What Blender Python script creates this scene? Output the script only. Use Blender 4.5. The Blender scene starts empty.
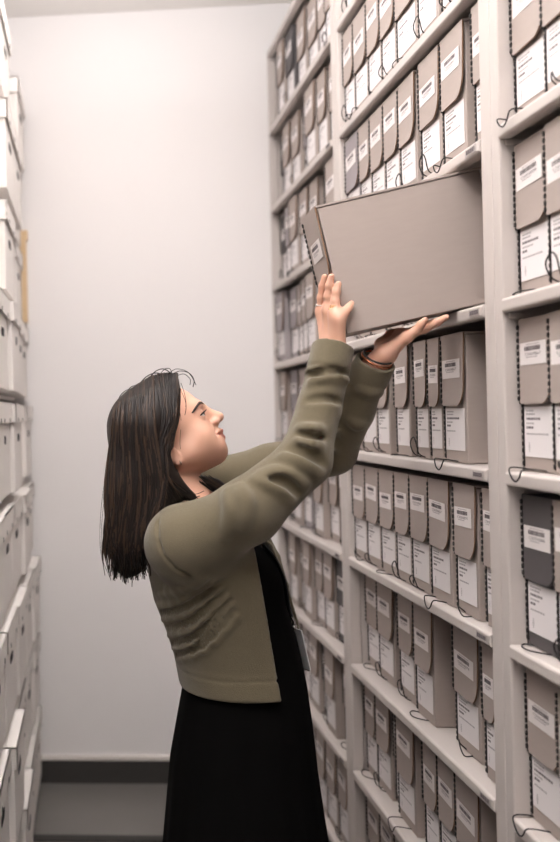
import bpy, bmesh, math, random
import numpy as np
from mathutils import Matrix, Vector
random.seed(7)
R = math.radians
scene = bpy.context.scene
C = scene.collection

# ---------------------------------------------------------------- camera
F_PX, PX, PY, YAW, ROLL = 939.2, 21.15, 417.17, 0.0718, 0.0227
CAM_Z = 1.495
cam_d = bpy.data.cameras.new('camera')
cam = bpy.data.objects.new('camera', cam_d)
C.objects.link(cam)
scene.camera = cam
cam_d.sensor_fit = 'AUTO'
cam_d.sensor_width = 36.0
cam_d.lens = F_PX / 842 * 36.0
cam_d.shift_x = (280 - PX) / 842
cam_d.shift_y = -(421 - PY) / 842
cam_d.clip_start = 0.05
cy_, sy_ = math.cos(YAW), math.sin(YAW)
FWD = Vector((-sy_, cy_, 0)); RGT0 = Vector((cy_, sy_, 0)); UP0 = Vector((0, 0, 1))
RGT = RGT0 * math.cos(ROLL) - UP0 * math.sin(ROLL)
UPV = UP0 * math.cos(ROLL) + RGT0 * math.sin(ROLL)
m = Matrix((RGT, UPV, -FWD)).transposed().to_4x4()
m.translation = Vector((0, 0, CAM_Z))
cam.matrix_world = m
cam_d.dof.use_dof = True
cam_d.dof.focus_distance = 1.98
cam_d.dof.aperture_fstop = 2.4

# ---------------------------------------------------------------- world, lights, exposure
world = bpy.data.worlds.new('world'); scene.world = world
world.use_nodes = True
world.node_tree.nodes['Background'].inputs[0].default_value = (1, .97, .95, 1)
world.node_tree.nodes['Background'].inputs[1].default_value = 0.01
scene.view_settings.view_transform = 'Standard'
scene.view_settings.look = 'None'
scene.view_settings.exposure = 0.13
scene.view_settings.gamma = 1.0
scene.view_settings.use_curve_mapping = False


def area(name, loc, rot, sx, sy, power, col):
    l = bpy.data.lights.new(name, 'AREA'); l.shape = 'RECTANGLE'
    l.size = sx; l.size_y = sy; l.energy = power; l.color = col
    o = bpy.data.objects.new(name, l); C.objects.link(o)
    o.location = loc; o.rotation_euler = rot
    return o


LC = (1, .982, .984)
area('aisle_lamp', (0.20, 2.2, 3.09), (0, 0, 0), 0.30, 2.2, 7, LC)
area('back_bounce_fill', (0.1, 2.35, 2.70), (math.pi, 0, 0), .5, 1.0, 21, LC)  # added lamp without a fixture, brightens the back wall and ceiling
area('aisle_bounce_fill', (-0.05, 1.3, 2.62), (math.pi, 0, 0), .6, .6, 40, LC)  # added unseen lamp, makes the upper shelves brighter than the lower ones
area('entrance_bounce_fill', (-0.2, 0.35, 2.40), (math.pi, 0, 0), .6, .6, 85, LC)  # added fill, stands in for flash bounced off the ceiling


# ---------------------------------------------------------------- helpers


def ray(px, py):
    u = (px - PX) / F_PX; v = -(py - PY) / F_PX
    return FWD + RGT * u + UPV * v


def at(px, py, y):
    """the point of the room that lies at distance y down the aisle in that direction"""
    d = ray(px, py)
    return Vector((0, 0, CAM_Z)) + d * (y / d.y)


def at_plane(px, py, p, n):
    d = ray(px, py); o = Vector((0, 0, CAM_Z))
    return o + d * ((p - o).dot(n) / d.dot(n))


def at_x(px, py, x):
    d = ray(px, py)
    return Vector((0, 0, CAM_Z)) + d * (x / d.x)


def srgb(r, g, b):
    f = lambda c: (c / 255 / 12.92) if c / 255 <= .04045 else ((c / 255 + .055) / 1.055) ** 2.4
    return (f(r), f(g), f(b), 1)


def mat(name, col, rough=.6, noise=0.0, scale=40, bump=0.0, bscale=200, metal=0.0, spec=.5, stretch=None, sss=0, sheen=0, coat=0):
    mt = bpy.data.materials.new(name); mt.use_nodes = True
    nt = mt.node_tree; b = nt.nodes['Principled BSDF']
    b.inputs['Base Color'].default_value = col
    b.inputs['Roughness'].default_value = rough
    b.inputs['Metallic'].default_value = metal
    b.inputs['Specular IOR Level'].default_value = spec
    if sss:
        b.inputs['Subsurface Weight'].default_value = sss
        b.inputs['Subsurface Radius'].default_value = (.012, .005, .003)
        b.inputs['Subsurface Scale'].default_value = .6
    if sheen:
        b.inputs['Sheen Weight'].default_value = sheen
    if coat:
        b.inputs['Coat Weight'].default_value = coat
    if noise or bump:
        tc = nt.nodes.new('ShaderNodeTexCoord'); mp = nt.nodes.new('ShaderNodeMapping')
        nt.links.new(tc.outputs['Object'], mp.inputs[0])
        if stretch: mp.inputs['Scale'].default_value = stretch
    if noise:
        n = nt.nodes.new('ShaderNodeTexNoise'); n.inputs['Scale'].default_value = scale; n.inputs['Detail'].default_value = 5
        nt.links.new(mp.outputs[0], n.inputs[0])
        mx = nt.nodes.new('ShaderNodeMix'); mx.data_type = 'RGBA'
        mx.inputs[6].default_value = tuple(c * (1 - noise) for c in col[:3]) + (1,)
        mx.inputs[7].default_value = tuple(min(1, c * (1 + noise)) for c in col[:3]) + (1,)
        nt.links.new(n.outputs[0], mx.inputs[0]); nt.links.new(mx.outputs[2], b.inputs['Base Color'])
    if bump:
        n2 = nt.nodes.new('ShaderNodeTexNoise'); n2.inputs['Scale'].default_value = bscale; n2.inputs['Detail'].default_value = 3
        nt.links.new(mp.outputs[0], n2.inputs[0])
        bp = nt.nodes.new('ShaderNodeBump'); bp.inputs['Strength'].default_value = bump; bp.inputs['Distance'].default_value = .002
        nt.links.new(n2.outputs[0], bp.inputs['Height']); nt.links.new(bp.outputs[0], b.inputs['Normal'])
    return mt


M = {}
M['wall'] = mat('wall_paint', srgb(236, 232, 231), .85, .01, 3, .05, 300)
M['wall_grey'] = mat('wall_dimming_grey', srgb(132, 128, 125), .85, .02, 3)  # grey set to cut bounced light from the unseen side walls
M['ceiling'] = mat('ceiling_paint', srgb(238, 234, 231), .9, .01, 3)
M['floor'] = mat('floor_vinyl', srgb(112, 108, 105), .32, .10, 6, .04, 60)
M['base'] = mat('baseboard_vinyl', srgb(58, 56, 54), .45, .05, 10)
M['trim'] = mat('trim_paint', srgb(226, 220, 214), .5)
M['rail'] = mat('rail_dark', srgb(40, 38, 36), .5)
M['metal'] = mat('shelf_enamel', srgb(196, 187, 182), .42, .02, 8, .02, 400)
M['board'] = mat('box_board', srgb(166, 153, 146), .62, .04, 30, .12, 500, stretch=(1, 1, 4))
M['lilac'] = mat('box_board_lilac', srgb(150, 142, 144), .62, .04, 30, .12, 500)
M['charcoal'] = mat('box_board_charcoal', srgb(84, 79, 80), .6, .05, 30, .12, 500)
M['edge'] = mat('board_edge_brown', srgb(128, 100, 78), .8)
M['paper'] = mat('label_paper', srgb(228, 222, 222), .6, .01, 20)
M['sticker'] = mat('sticker_paper', srgb(226, 219, 217), .5, .01, 20)
M['ink'] = mat('label_ink', srgb(104, 96, 98), .7)
M['faint'] = mat('label_faint_ink', srgb(168, 161, 162), .7)
M['binding'] = mat('binding_black', srgb(32, 28, 28), .5, .1, 200)
M['cord'] = mat('cord_black', srgb(26, 23, 23), .7)
M['plate'] = mat('shelf_label_grey', srgb(176, 168, 164), .5)
M['carton'] = mat('carton_white', srgb(238, 232, 227), .7, .02, 12, .05, 200)
M['carton_edge'] = mat('carton_edge', srgb(150, 136, 120), .8)
M['hole_shade'] = mat('carton_hole_shade', srgb(30, 27, 25), .9)  # shade inside the carton openings, put into the colour
M['tan'] = mat('tan_folder', srgb(218, 190, 152), .7, .04, 20)
M['skin'] = mat('skin', srgb(214, 166, 143), .48, .05, 22, .05, 500, sss=.12)
M['lips'] = mat('lips', srgb(178, 112, 98), .4)
M['nail'] = mat('nail', srgb(226, 170, 150), .25)
M['hair'] = mat('hair_brown', srgb(27, 21, 19), .5, .35, 90, .0, 200, stretch=(3, 3, .25), spec=.28)
M['hairlight'] = mat('hair_brown_light', srgb(58, 43, 33), .5, .25, 90, stretch=(3, 3, .25), spec=.3)
M['eye'] = mat('eye_white', srgb(225, 215, 210), .2)
M['iris'] = mat('iris', srgb(44, 46, 48), .15)
M['brow'] = mat('brow_brown', srgb(62, 46, 38), .7)
M['knit'] = mat('olive_knit', srgb(104, 95, 76), .9, .18, 330, .6, 700, sheen=.25, spec=.2)
M['dress'] = mat('black_fabric', srgb(8, 7, 7), .9, .1, 40, .1, 500, spec=.06)
M['strap'] = mat('lanyard_black', srgb(20, 19, 20), .5)
M['silver'] = mat('silver', srgb(190, 186, 182), .25, metal=1)
M['gold'] = mat('gold', srgb(200, 160, 90), .25, metal=1)
M['copper'] = mat('copper', srgb(190, 120, 84), .25, metal=1)
M['card'] = mat('badge_plastic', srgb(205, 205, 205), .15, .1, 60)
M['shoe'] = mat('shoe_black', srgb(24, 22, 22), .5)


def link(name, me, parent=None, loc=None, rot=None):
    o = bpy.data.objects.new(name, me); C.objects.link(o)
    if parent: o.parent = parent
    if loc is not None: o.location = loc
    if rot is not None: o.rotation_euler = rot
    return o


def empty(name, loc=(0, 0, 0), rz=0):
    o = bpy.data.objects.new(name, None); C.objects.link(o)
    o.location = loc; o.rotation_euler = (0, 0, rz); o.empty_display_size = .05
    return o


def tag(o, label=None, cat=None, group=None, kind=None):
    if label: o['label'] = label
    if cat: o['category'] = cat
    if group: o['group'] = group
    if kind: o['kind'] = kind
    return o


class MB:
    """collects shapes into one mesh"""
    def __init__(s): s.v = []; s.f = []; s.mi = []; s.cur = 0
    def mesh(s, name, mats, smooth=False):
        me = bpy.data.meshes.new(name); me.from_pydata([tuple(v) for v in s.v], [], s.f)
        for mm in (mats if isinstance(mats, (list, tuple)) else [mats]): me.materials.append(mm)
        me.polygons.foreach_set('material_index', s.mi)
        if smooth: me.polygons.foreach_set('use_smooth', [True] * len(s.f))
        me.update(); return me
    def add(s, vs, fs):
        b = len(s.v); s.v += [Vector(v) for v in vs]
        s.f += [tuple(b + i for i in f) for f in fs]; s.mi += [s.cur] * len(fs)
        return s
    def box(s, x0, x1, y0, y1, z0, z1):
        vs = [(x, y, z) for x in (x0, x1) for y in (y0, y1) for z in (z0, z1)]
        return s.add(vs, [(0, 1, 3, 2), (4, 6, 7, 5), (0, 4, 5, 1), (2, 3, 7, 6), (0, 2, 6, 4), (1, 5, 7, 3)])
    def prism(s, pts, axis, a, b):
        """extrude a 2-D outline along an axis; x: (y,z), y: (x,z), z: (x,y)"""
        n = len(pts)
        def mk(p, t): return {'x': (t, p[0], p[1]), 'y': (p[0], t, p[1]), 'z': (p[0], p[1], t)}[axis]
        vs = [mk(p, a) for p in pts] + [mk(p, b) for p in pts]
        fs = [tuple(range(n))[::-1], tuple(range(n, 2 * n))] + [(i, (i + 1) % n, n + (i + 1) % n, n + i) for i in range(n)]
        if axis == 'y': fs = [f[::-1] for f in fs]
        return s.add(vs, fs)
    def tube(s, pts, rad, n=6, cap=True, flat=1.0):
        pts = [Vector(p) for p in pts]; k = len(pts)
        rr = rad if isinstance(rad, (list, tuple)) else [rad] * k
        up = None; vs = []
        for i in range(k):
            t = (pts[min(i + 1, k - 1)] - pts[max(i - 1, 0)])
            t = t.normalized() if t.length > 1e-9 else Vector((0, 0, 1))
            if up is None:
                up = t.orthogonal().normalized()
            up = (up - t * up.dot(t)); up = up.normalized() if up.length > 1e-6 else t.orthogonal().normalized()
            w = t.cross(up)
            for j in range(n):
                a = 2 * math.pi * j / n
                vs.append(pts[i] + (up * math.cos(a) * flat + w * math.sin(a)) * rr[i])
        fs = [(i * n + j, i * n + (j + 1) % n, (i + 1) * n + (j + 1) % n, (i + 1) * n + j) for i in range(k - 1) for j in range(n)]
        if cap: fs += [tuple(range(n))[::-1], tuple(range((k - 1) * n, k * n))]
        return s.add(vs, fs)


def bevel(me, w, seg=2, angle=40):
    bm = bmesh.new(); bm.from_mesh(me)
    bmesh.ops.recalc_face_normals(bm, faces=bm.faces)
    es = [e for e in bm.edges if len(e.link_faces) == 2 and e.calc_face_angle(0) > R(angle)]
    bmesh.ops.bevel(bm, geom=es, offset=w, segments=seg, affect='EDGES', profile=.6)
    bm.to_mesh(me); bm.free(); me.update(); return me


def catmull(pts, n):
    P = [Vector(p) for p in pts]; P = [P[0] * 2 - P[1]] + P + [P[-1] * 2 - P[-2]]
    out = []
    segs = len(P) - 3
    for i in range(n):
        t = i / (n - 1) * segs; k = min(int(t), segs - 1); t -= k
        a, b, c, d = P[k:k + 4]
        out.append(.5 * ((2 * b) + (c - a) * t + (2 * a - 5 * b + 4 * c - d) * t * t + (3 * b - a - 3 * c + d) * t ** 3))
    return out


# ---------------------------------------------------------------- the room
WALL_Y, CEIL = 3.836, 3.13
XL, XR, YF = -.72, 1.22, -2.6


def struct(name, b, mt, bev=0):
    me = b.mesh(name, mt)
    if bev: bevel(me, bev)
    o = link(name, me); o['kind'] = 'structure'; return o


struct('floor', MB().box(XL - 1.2, XR, YF, WALL_Y, -.1, 0), M['floor'])
struct('ceiling', MB().box(XL - 1.2, XR, YF, WALL_Y, CEIL, CEIL + .1), M['ceiling'])
struct('wall_back', MB().box(XL - 1.3, XR + .1, WALL_Y, WALL_Y + .1, 0, CEIL), M['wall'])
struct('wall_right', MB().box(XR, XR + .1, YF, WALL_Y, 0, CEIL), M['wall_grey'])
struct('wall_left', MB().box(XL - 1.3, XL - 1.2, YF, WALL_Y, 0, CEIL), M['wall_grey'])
struct('wall_front', MB().box(XL - 1.3, XR + .1, YF - .1, YF, 0, CEIL), M['wall'])
struct('baseboard_back', MB().prism([(WALL_Y - .010, 0), (WALL_Y, 0), (WALL_Y, .093), (WALL_Y - .008, .093), (WALL_Y - .009, .02)], 'x', XL, XR), M['base'])
struct('trim_1', MB().box(XL, XR, WALL_Y - .014, WALL_Y, .093, .114), M['trim'], .004)
struct('trim_2', MB().box(-.24, .744, 3.30, 3.345, 0, .005), M['rail'])

# ---------------------------------------------------------------- right-hand shelving
XS = .744           # front of the shelving
S = .31
Y_A, Y_B, Y_C = 1.819, 2.788, 3.827
PB = .078           # width of a doubled post


def shelf_z(k): return CAM_Z - S * (k + .46)


SH_T = .026
LEVELS = [-5, -4, -3, -2, -1, 0, 1, 2, 3, 4]


def shelf_mesh(y0, y1, clips=True):
    b = MB()
    b.prism([(0, .003), (.003, 0), (.024, 0), (.024, .018), (.385, .018), (.385, SH_T), (.004, SH_T), (0, SH_T - .004)], 'y', y0, y1)
    for y in (y0, y1 - .006):
        b.box(.012, .05, y, y + .006, -.011, .0)
    return b.mesh('shelf', M['metal'])


def shelving_bay(name, label, y0, y1, near_post, far_post, levels):
    """posts at [y0-near_post,y0] and [y1,y1+far_post], boards between"""
    root = empty(name, (XS, (y0 + y1) / 2, 0)); tag(root, label, 'shelving', None)
    cy = (y0 + y1) / 2
    top = shelf_z(-5) + SH_T + .002
    for (a, bb) in ((y0 - near_post, y0), (y1, y1 + far_post)):
        if bb - a < .002: continue
        b = MB(); b.box(0.0, .032, a - cy, bb - cy, 0, top)
        me = bevel(b.mesh('upright_post', M['metal']), .004)
        link('upright_post', me, root)
        b = MB(); b.box(.358, .386, a - cy, bb - cy, 0, top)
        link('rear_post', bevel(b.mesh('rear_post', M['metal']), .003), root)
    for yy in (y0 - min(near_post, .012) - cy, y1 - cy):
        b = MB(); b.box(.033, .357, yy, yy + .010, .02, top - .01)
        link('side_panel', b.mesh('side_panel', M['metal']), root)
    b = MB(); b.box(.388, .394, y0 - cy, y1 - cy, .02, top - .01)
    link('back_panel', b.mesh('back_panel', M['metal']), root)
    sm = bevel(shelf_mesh(y0 - cy + .001, y1 - cy - .001), .0025)
    lab = MB(); lab.box(-.0012, .0, y0 - cy + .012, y0 - cy + .062, .006, .020)
    lab.cur = 1
    for i in range(9): lab.box(-.0018, -.0011, y0 - cy + .017 + i * .0046, y0 - cy + .0193 + i * .0046 + .001 * (i % 2), .009, .017)
    lm = lab.mesh('shelf_label', [M['plate'], M['ink']])
    for k in levels:
        o = link('shelf', sm, root, (-.003, 0, shelf_z(k)))
        if k > -5: link('shelf_label', lm, o)
    return root


near_bay = shelving_bay('shelving_bay', 'nearest grey metal shelving bay cut off by the right picture edge', .80, Y_A - PB, .03, .032, LEVELS)
mid_bay = shelving_bay('shelving_bay', 'middle grey metal shelving bay into which the woman slides the box', Y_A, Y_B, .046, .046, LEVELS)
far_bay = shelving_bay('shelving_bay', 'farthest grey metal shelving bay standing against the white back wall', Y_B + PB, Y_C - .016, .032, .016, LEVELS)

# ---------------------------------------------------------------- document boxes
BH, BD = .268, .325
FLAP = .445


def text_mesh(s, size):
    cu = bpy.data.curves.new('t', 'FONT'); cu.body = s; cu.size = size; cu.resolution_u = 2
    o = bpy.data.objects.new('t', cu); C.objects.link(o)
    dg = bpy.context.evaluated_depsgraph_get()
    me = bpy.data.meshes.new_from_object(o.evaluated_get(dg))
    v = [tuple(x.co) for x in me.vertices]; f = [tuple(p.vertices) for p in me.polygons]
    bpy.data.objects.remove(o); bpy.data.meshes.remove(me); bpy.data.curves.remove(cu)
    return v, f


_cache = {}


def barcode_mesh(w, h, variant):
    """label lying in the y-z plane facing -x; the left side is +y"""
    key = ('bar', round(w, 3), round(h, 3), variant)
    if key in _cache: return _cache[key]
    rnd = random.Random(variant)
    b = MB(); b.box(-.0005, 0, -w / 2, w / 2, 0, h)
    b.cur = 1
    x = -.32 * w
    while x < .30 * w:                              # bars
        t = rnd.choice((.0010, .0016, .0024)) * w / .09
        b.box(-.0008, -.0004, -x - t, -x, h * .62, h * .82)
        x += t + rnd.choice((.0009, .0014)) * w / .09
    v, f = text_mesh('C00048%02d' % (53 + variant * 7 % 40), h * .2)
    wd = max(p[0] for p in v); sc = .62 * w / wd
    b.add([(-.0007, -(p[0] * sc - .31 * w), h * .40 + p[1] * 1.0) for p in v], f)
    b.cur = 2
    for (yy, l) in ((.88, .5), (.31, .34)):
        x = -.25 * w
        while x < (-.25 + l) * w:
            t = rnd.uniform(.03, .09) * w
            b.box(-.0007, -.0004, -x - t, -x, h * yy, h * (yy + .045)); x += t + .02 * w
    _cache[key] = b.mesh('barcode_label', [M['sticker'], M['ink'], M['faint']]); return _cache[key]


def paper_mesh(w, h, variant):
    key = ('pap', round(w, 3), variant)
    if key in _cache: return _cache[key]
    rnd = random.Random(100 + variant)
    b = MB(); b.box(-.0005, 0, -w / 2, w / 2, 0, h)
    rows = [(.90, .30, 2), (.835, .28, 2), (.735, .5, 1), (.65, .3, 2), (.56, .15, 1), (.44, .6 - .2 * (variant % 2), 2)]
    for (yy, l, mi) in rows:
        b.cur = mi; x = -.42 * w; e = x + l * w * rnd.uniform(.8, 1.2)
        while x < e:
            t = rnd.uniform(.03, .1) * w
            b.box(-.0007, -.0004, -x - t, -x, h * yy, h * yy + (.0042 if mi == 1 else .003)); x += t + .018 * w
    b.cur = 2                                        # faint crest at the foot
    for i in range(5):
        t = .03 * w * (1 - .2 * abs(i - 2))
        b.box(-.0006, -.0004, .33 * w - t, .33 * w + t, h * (.10 + i * .04), h * (.125 + i * .04))
    _cache[key] = b.mesh('paper_label', [M['paper'], M['ink'], M['faint']]); return _cache[key]


def lid_outline(w):
    """front flap outline (y,z): square at the left (+y), large round corner at the right (-y)"""
    h0 = BH * FLAP; r = min(.034, w * .36); pts = [(w / 2, BH), (w / 2, h0 + .006), (w / 2 - .004, h0 + .001), (w / 2 - .010, h0)]
    for i in range(9):
        a = -math.pi / 2 - i / 8 * math.pi / 2
        pts.append((-w / 2 + r + r * math.cos(a) * 1.0, h0 + r * 1.25 + r * 1.25 * math.sin(a)))
    pts.append((-w / 2, BH)); return pts


def cord_pts(v, w, sb=.02):
    """thin elastic loop that comes out under the box"""
    rnd = random.Random(v)
    s = rnd.uniform(.08, .26) * w
    k = (0, 0, 1, 2, 0, 3)[v % 6]
    L = -(sb + .003 + .0045)
    if sb > .034 and k == 1: k = 3
    if k == 0:      # standing loop
        h = rnd.uniform(.035, .055)
        return catmull([(.004, s, .002), (-.016, s, .012), (-.022, s + .006, h * .7), (-.021, s - .012, h), (-.021, s - .029, h * .75), (-.014, s - .028, .012), (.004, s - .026, .002)], 26)
    if k == 1:      # lying on the lip and hanging a little
        return catmull([(.002, s + .028, .003), (-.012, s + .028, .006), (L + .001, s + .021, .007), (L - .002, s + .008, -.008), (L - .002, s - .008, -.015), (L - .002, s - .022, -.008), (L + .001, s - .032, .007), (-.012, s - .036, .006), (.002, s - .036, .003)], 34)
    if k == 2:      # small lean
        h = rnd.uniform(.02, .034)
        return catmull([(.003, s, .002), (-.012, s + .004, h * .6), (-.018, s - .006, h), (-.020, s - .02, h * .5), (-.017, s - .034, .003), (.003, s - .03, .002)], 26)
    return catmull([(.003, s + .02, .002), (-.012, s + .03, .003), (-.024, s + .012, .003), (-.026, s - .02, .004), (-.012, s - .04, .004), (.003, s - .042, .002)], 26)


def box_meshes(w, col, detail):
    key = ('box', round(w, 3), col, detail)
    if key in _cache: return _cache[key]
    mt = M[col]
    b = MB(); b.box(0, BD, -w / 2 + .002, w / 2 - .002, .001, BH - .004)
    case = bevel(b.mesh('case', mt), .0025)
    b = MB()
    o = lid_outline(w)
    n = len(o)
    fl = .010 if detail else .002                                        # the free end of the flap stands off a little
    def fx(p): return -.0028 - fl * ((BH - p[1]) / BH) ** 1.5 * max(0, .55 - p[0] / w)
    vs = [(fx(p) - .003, p[0], p[1]) for p in o] + [(fx(p), p[0], p[1]) for p in o]
    b.add(vs, [tuple(range(n))[::-1], tuple(range(n, 2 * n))])
    b.cur = 1
    b.add(vs, [(i, (i + 1) % n, n + (i + 1) % n, n + i) for i in range(n - 1)])
    b.cur = 0
    b.box(-.0058, BD + .003, -w / 2, w / 2, BH - .003, BH + .001)
    lid = b.mesh('lid', [mt, M['edge'] if col != 'charcoal' else mt])
    bm = bmesh.new(); bm.from_mesh(lid); bmesh.ops.recalc_face_normals(bm, faces=bm.faces); bm.to_mesh(lid); bm.free()
    b = MB()
    pitch = .0115; z = .012
    y = w / 2
    while z < BH - .014:                             # chain of little black rings down the left edge of the spine
        b.prism([(y - .0030, z), (y - .0018, z - .002), (y + .0006, z - .002), (y + .0018, z), (y + .0018, z + .0040), (y + .0006, z + .0060), (y - .0018, z + .0060), (y - .0030, z + .0040)], 'x', -.0085 if z > BH * FLAP else -.0026, .004)
        z += pitch
    b.box(-.0064, .004, y - .0010, y + .0004, BH * FLAP, BH - .008); b.box(-.0012, .004, y - .0010, y + .0004, .008, BH * FLAP)
    bind = b.mesh('edge_binding', M['binding'])
    _cache[key] = (case, lid, bind); return _cache[key]


n_box = [0]


def document_box(x, yc, z, w, col, label, group, variant=None, tilt=0, detail=1, cord=True, root=None, sb=.02):
    v = n_box[0] if variant is None else variant; n_box[0] += 1
    w = round(w, 3)
    case, lid, bind = box_meshes(w, col, detail)
    if root is None: root = empty('document_box', (x, yc, z), tilt)
    tag(root, label, 'box', group)
    c = link('case', case, root); l = link('lid', lid, root); e = link('edge_binding', bind, root)
    lw = w * .84
    rnd = random.Random(v * 13 + 5)
    bl = link('barcode_label', barcode_mesh(lw, .039, v % 6), l)
    zt = BH * rnd.choice((.635, .66, .68, .70))
    bl.location = (-.0063 - .0012, w / 2 - lw / 2 - .007, zt); bl.rotation_euler = (rnd.uniform(-.03, .03), 0, -.03)
    pw = w * .84
    p = link('paper_label', paper_mesh(pw, .088, v % 5), c)
    p.location = (-.0006, w / 2 - pw / 2 - .006, BH * .098)
    if cord and w > .074:
        key = ('cord', v % 12, round(w, 2), round(sb, 3))
        if key not in _cache: _cache[key] = MB().tube(cord_pts(v % 12, w, sb), .0014, 5).mesh('cord_loop', M['cord'], True)
        link('cord_loop', _cache[key], root)
    return root


ORD = ['first', 'second', 'third', 'fourth', 'fifth', 'sixth', 'seventh', 'eighth', 'ninth']
CNAME = {'board': 'taupe grey', 'lilac': 'lilac grey', 'charcoal': 'charcoal'}


def row_from_px(bay, k, spans, py, setback, colours, place, frompost, cords=True):
    """spans: (left,right) edges of each spine seen in the photograph at height py"""
    for i, (a, b_) in enumerate(spans):
        col = colours.get(i, 'board')
        X = XS + setback[i] if isinstance(setback, (list, tuple)) else XS + setback
        yy = py[i] if isinstance(py, (list, tuple)) else py
        yf = at_x(a, yy, X).y; yn = at_x(b_, yy, X).y
        w = min(max(yf - yn, .06), .14); w = round(w, 2)
        place_box(X, yf - w / 2, shelf_z(k) + SH_T + .0005, w, col, '%s box, %s from %s, %s' % (CNAME[col], ORD[i], frompost, place), bay)


placed = {}


def place_box(X, yc, z, w, col, label, bay, **kw):
    key = (bay, round(z, 2))
    lst = placed.setdefault(key, [])
    lo, hi = {'near': (.8, Y_A - PB), 'mid': (Y_A, Y_B), 'far': (Y_B + PB, Y_C - .016)}[bay]
    yc = min(max(yc, lo + w / 2 + .003), hi - w / 2 - .004)
    for (c2, w2) in lst:                             # keep neighbours from overlapping
        gap = abs(yc - c2) - (w + w2) / 2
        if gap < .0035 and yc < c2: yc = c2 - (w + w2) / 2 - .0035
    if yc - w / 2 < lo + .003:                       # a last box squeezed in beside the post
        top = yc + w / 2; w = round(top - lo - .006, 3); yc = top - w / 2
        if w < .03: return None
    lst.append((yc, w))
    grp = {'near': 'document boxes in the nearest bay', 'mid': 'document boxes in the middle bay', 'far': 'document boxes in the far bay'}[bay]
    return document_box(X, yc, z, w, col, label, grp, sb=X - XS, **kw)


FP = 'far post'
row_from_px('mid', -4, [(343.5, 353)], 5, .03, {}, 'middle bay, topmost row in the picture', FP)
row_from_px('mid', -3, [(340.6, 350), (350.5, 363), (365, 378), (381, 396), (398, 418.5), (419.5, 440), (443, 468)], [110, 100, 88, 75, 60, 45, 25], .02, {}, 'middle bay, second row above held box', FP)
row_from_px('mid', -2, [(342.7, 355.8), (357, 368), (368.6, 381.6), (383, 397.4), (399, 414.4), (422, 442), (444, 466.6), (476, 484)], [180, 178, 172, 160, 150, 135, 118, 100], .02, {0: 'lilac'}, 'middle bay, row just above held box', FP)
for i in range(4):
    place_box(XS + .03, 2.70 - i * .135, shelf_z(-1) + SH_T + .0005, .12, 'board', 'taupe grey box, %s from far post, middle bay, standing behind the held box' % ORD[i], 'mid')
row_from_px('mid', 0, [(348.5, 358.5), (360, 374.3), (375.7, 388), (397, 411), (417, 430), (431, 443.4), (445, 467)], 410, .02, {}, 'middle bay, row just under held box', FP)
row_from_px('mid', 1, [(348.6, 360), (362, 375), (377.7, 392), (393.4, 407.7), (409.4, 427), (430, 450), (457, 478.6), (486, 494)], [500, 505, 510, 518, 525, 535, 545, 550], .02, {}, 'middle bay, second row under held box', FP)
row_from_px('mid', 2, [(362, 374), (378, 393.4), (400.6, 415), (416.6, 435), (456.6, 480), (485.5, 495)], [620, 630, 645, 660, 690, 700], [.05, .045, .045, .035, .045, .03], {}, 'middle bay, third row under held box', FP)
row_from_px('mid', 3, [(360.6, 370), (371, 383.4), (392, 398), (398.6, 415.7), (425.7, 440), (440.6, 457), (458.6, 481.4)], [730, 735, 755, 760, 790, 800, 815], [.04, .04, .05, .03, .03, .03, .03], {}, 'middle bay, fourth row under held box', FP)
row_from_px('mid', 4, [(358.6, 370), (374, 387), (390, 404), (407, 421)], [825, 835, 850, 860], .04, {}, 'middle bay, lowest row in view', FP)

near_rows = [(-3, 'topmost row in the picture', {}), (-2, 'second row from the top', {}), (-1, 'third row from the top', {}), (0, 'fourth row from the top', {}), (1, 'fifth row from the top', {0: 'charcoal'}), (2, 'lowest row in the picture', {})]
for k, nm, cols in near_rows:
    px0 = {-3: 503.5, -2: 506, -1: 507.5, 0: 508.5, 1: 509.5, 2: 518.5}[k]
    py = {-3: 60, -2: 200, -1: 370, 0: 430, 1: 590, 2: 740}[k]
    y = at_x(px0, py, XS + .03).y
    for i in range(2):
        w = .12 if i == 0 else .13
        col = cols.get(i, 'board')
        place_box(XS + .03 - .006 * i, y - w / 2 - i * .126, shelf_z(k) + SH_T + .0005, w, col, '%s box, %s its far post, nearest bay, %s' % (CNAME[col], 'beside' if i == 0 else 'second from', nm), 'near', variant=k * 3 + i + 20)

far_cols = {-4: {0: 'lilac', 2: 'charcoal'}, -3: {0: 'charcoal', 3: 'lilac'}, -2: {0: 'charcoal', 1: 'lilac'}, -1: {0: 'lilac', 1: 'lilac'}, 0: {1: 'lilac'}, 1: {0: 'charcoal', 2: 'lilac'}, 2: {0: 'lilac', 6: 'charcoal'}, 3: {1: 'lilac', 4: 'charcoal'}, 4: {2: 'lilac'}}
for k in LEVELS[1:]:
    rnd = random.Random(40 + k); y = Y_C - .021 - rnd.uniform(0, .012)
    i = 0
    while True:
        w = rnd.choice((.11, .12, .12, .13))
        if y - w < Y_B + PB + .006: break
        col = far_cols.get(k, {}).get(i, 'board')
        place_box(XS + rnd.uniform(.015, .05), y - w / 2, shelf_z(k) + SH_T + .0005, w, col, '%s box, %s from the white wall, far bay, %s row from the top' % (CNAME[col], ORD[i], ORD[k + 4]), 'far', cord=(i % 2 == 0))
        y -= w + rnd.choice((.004, .006, .01, .02)); i += 1

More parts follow.
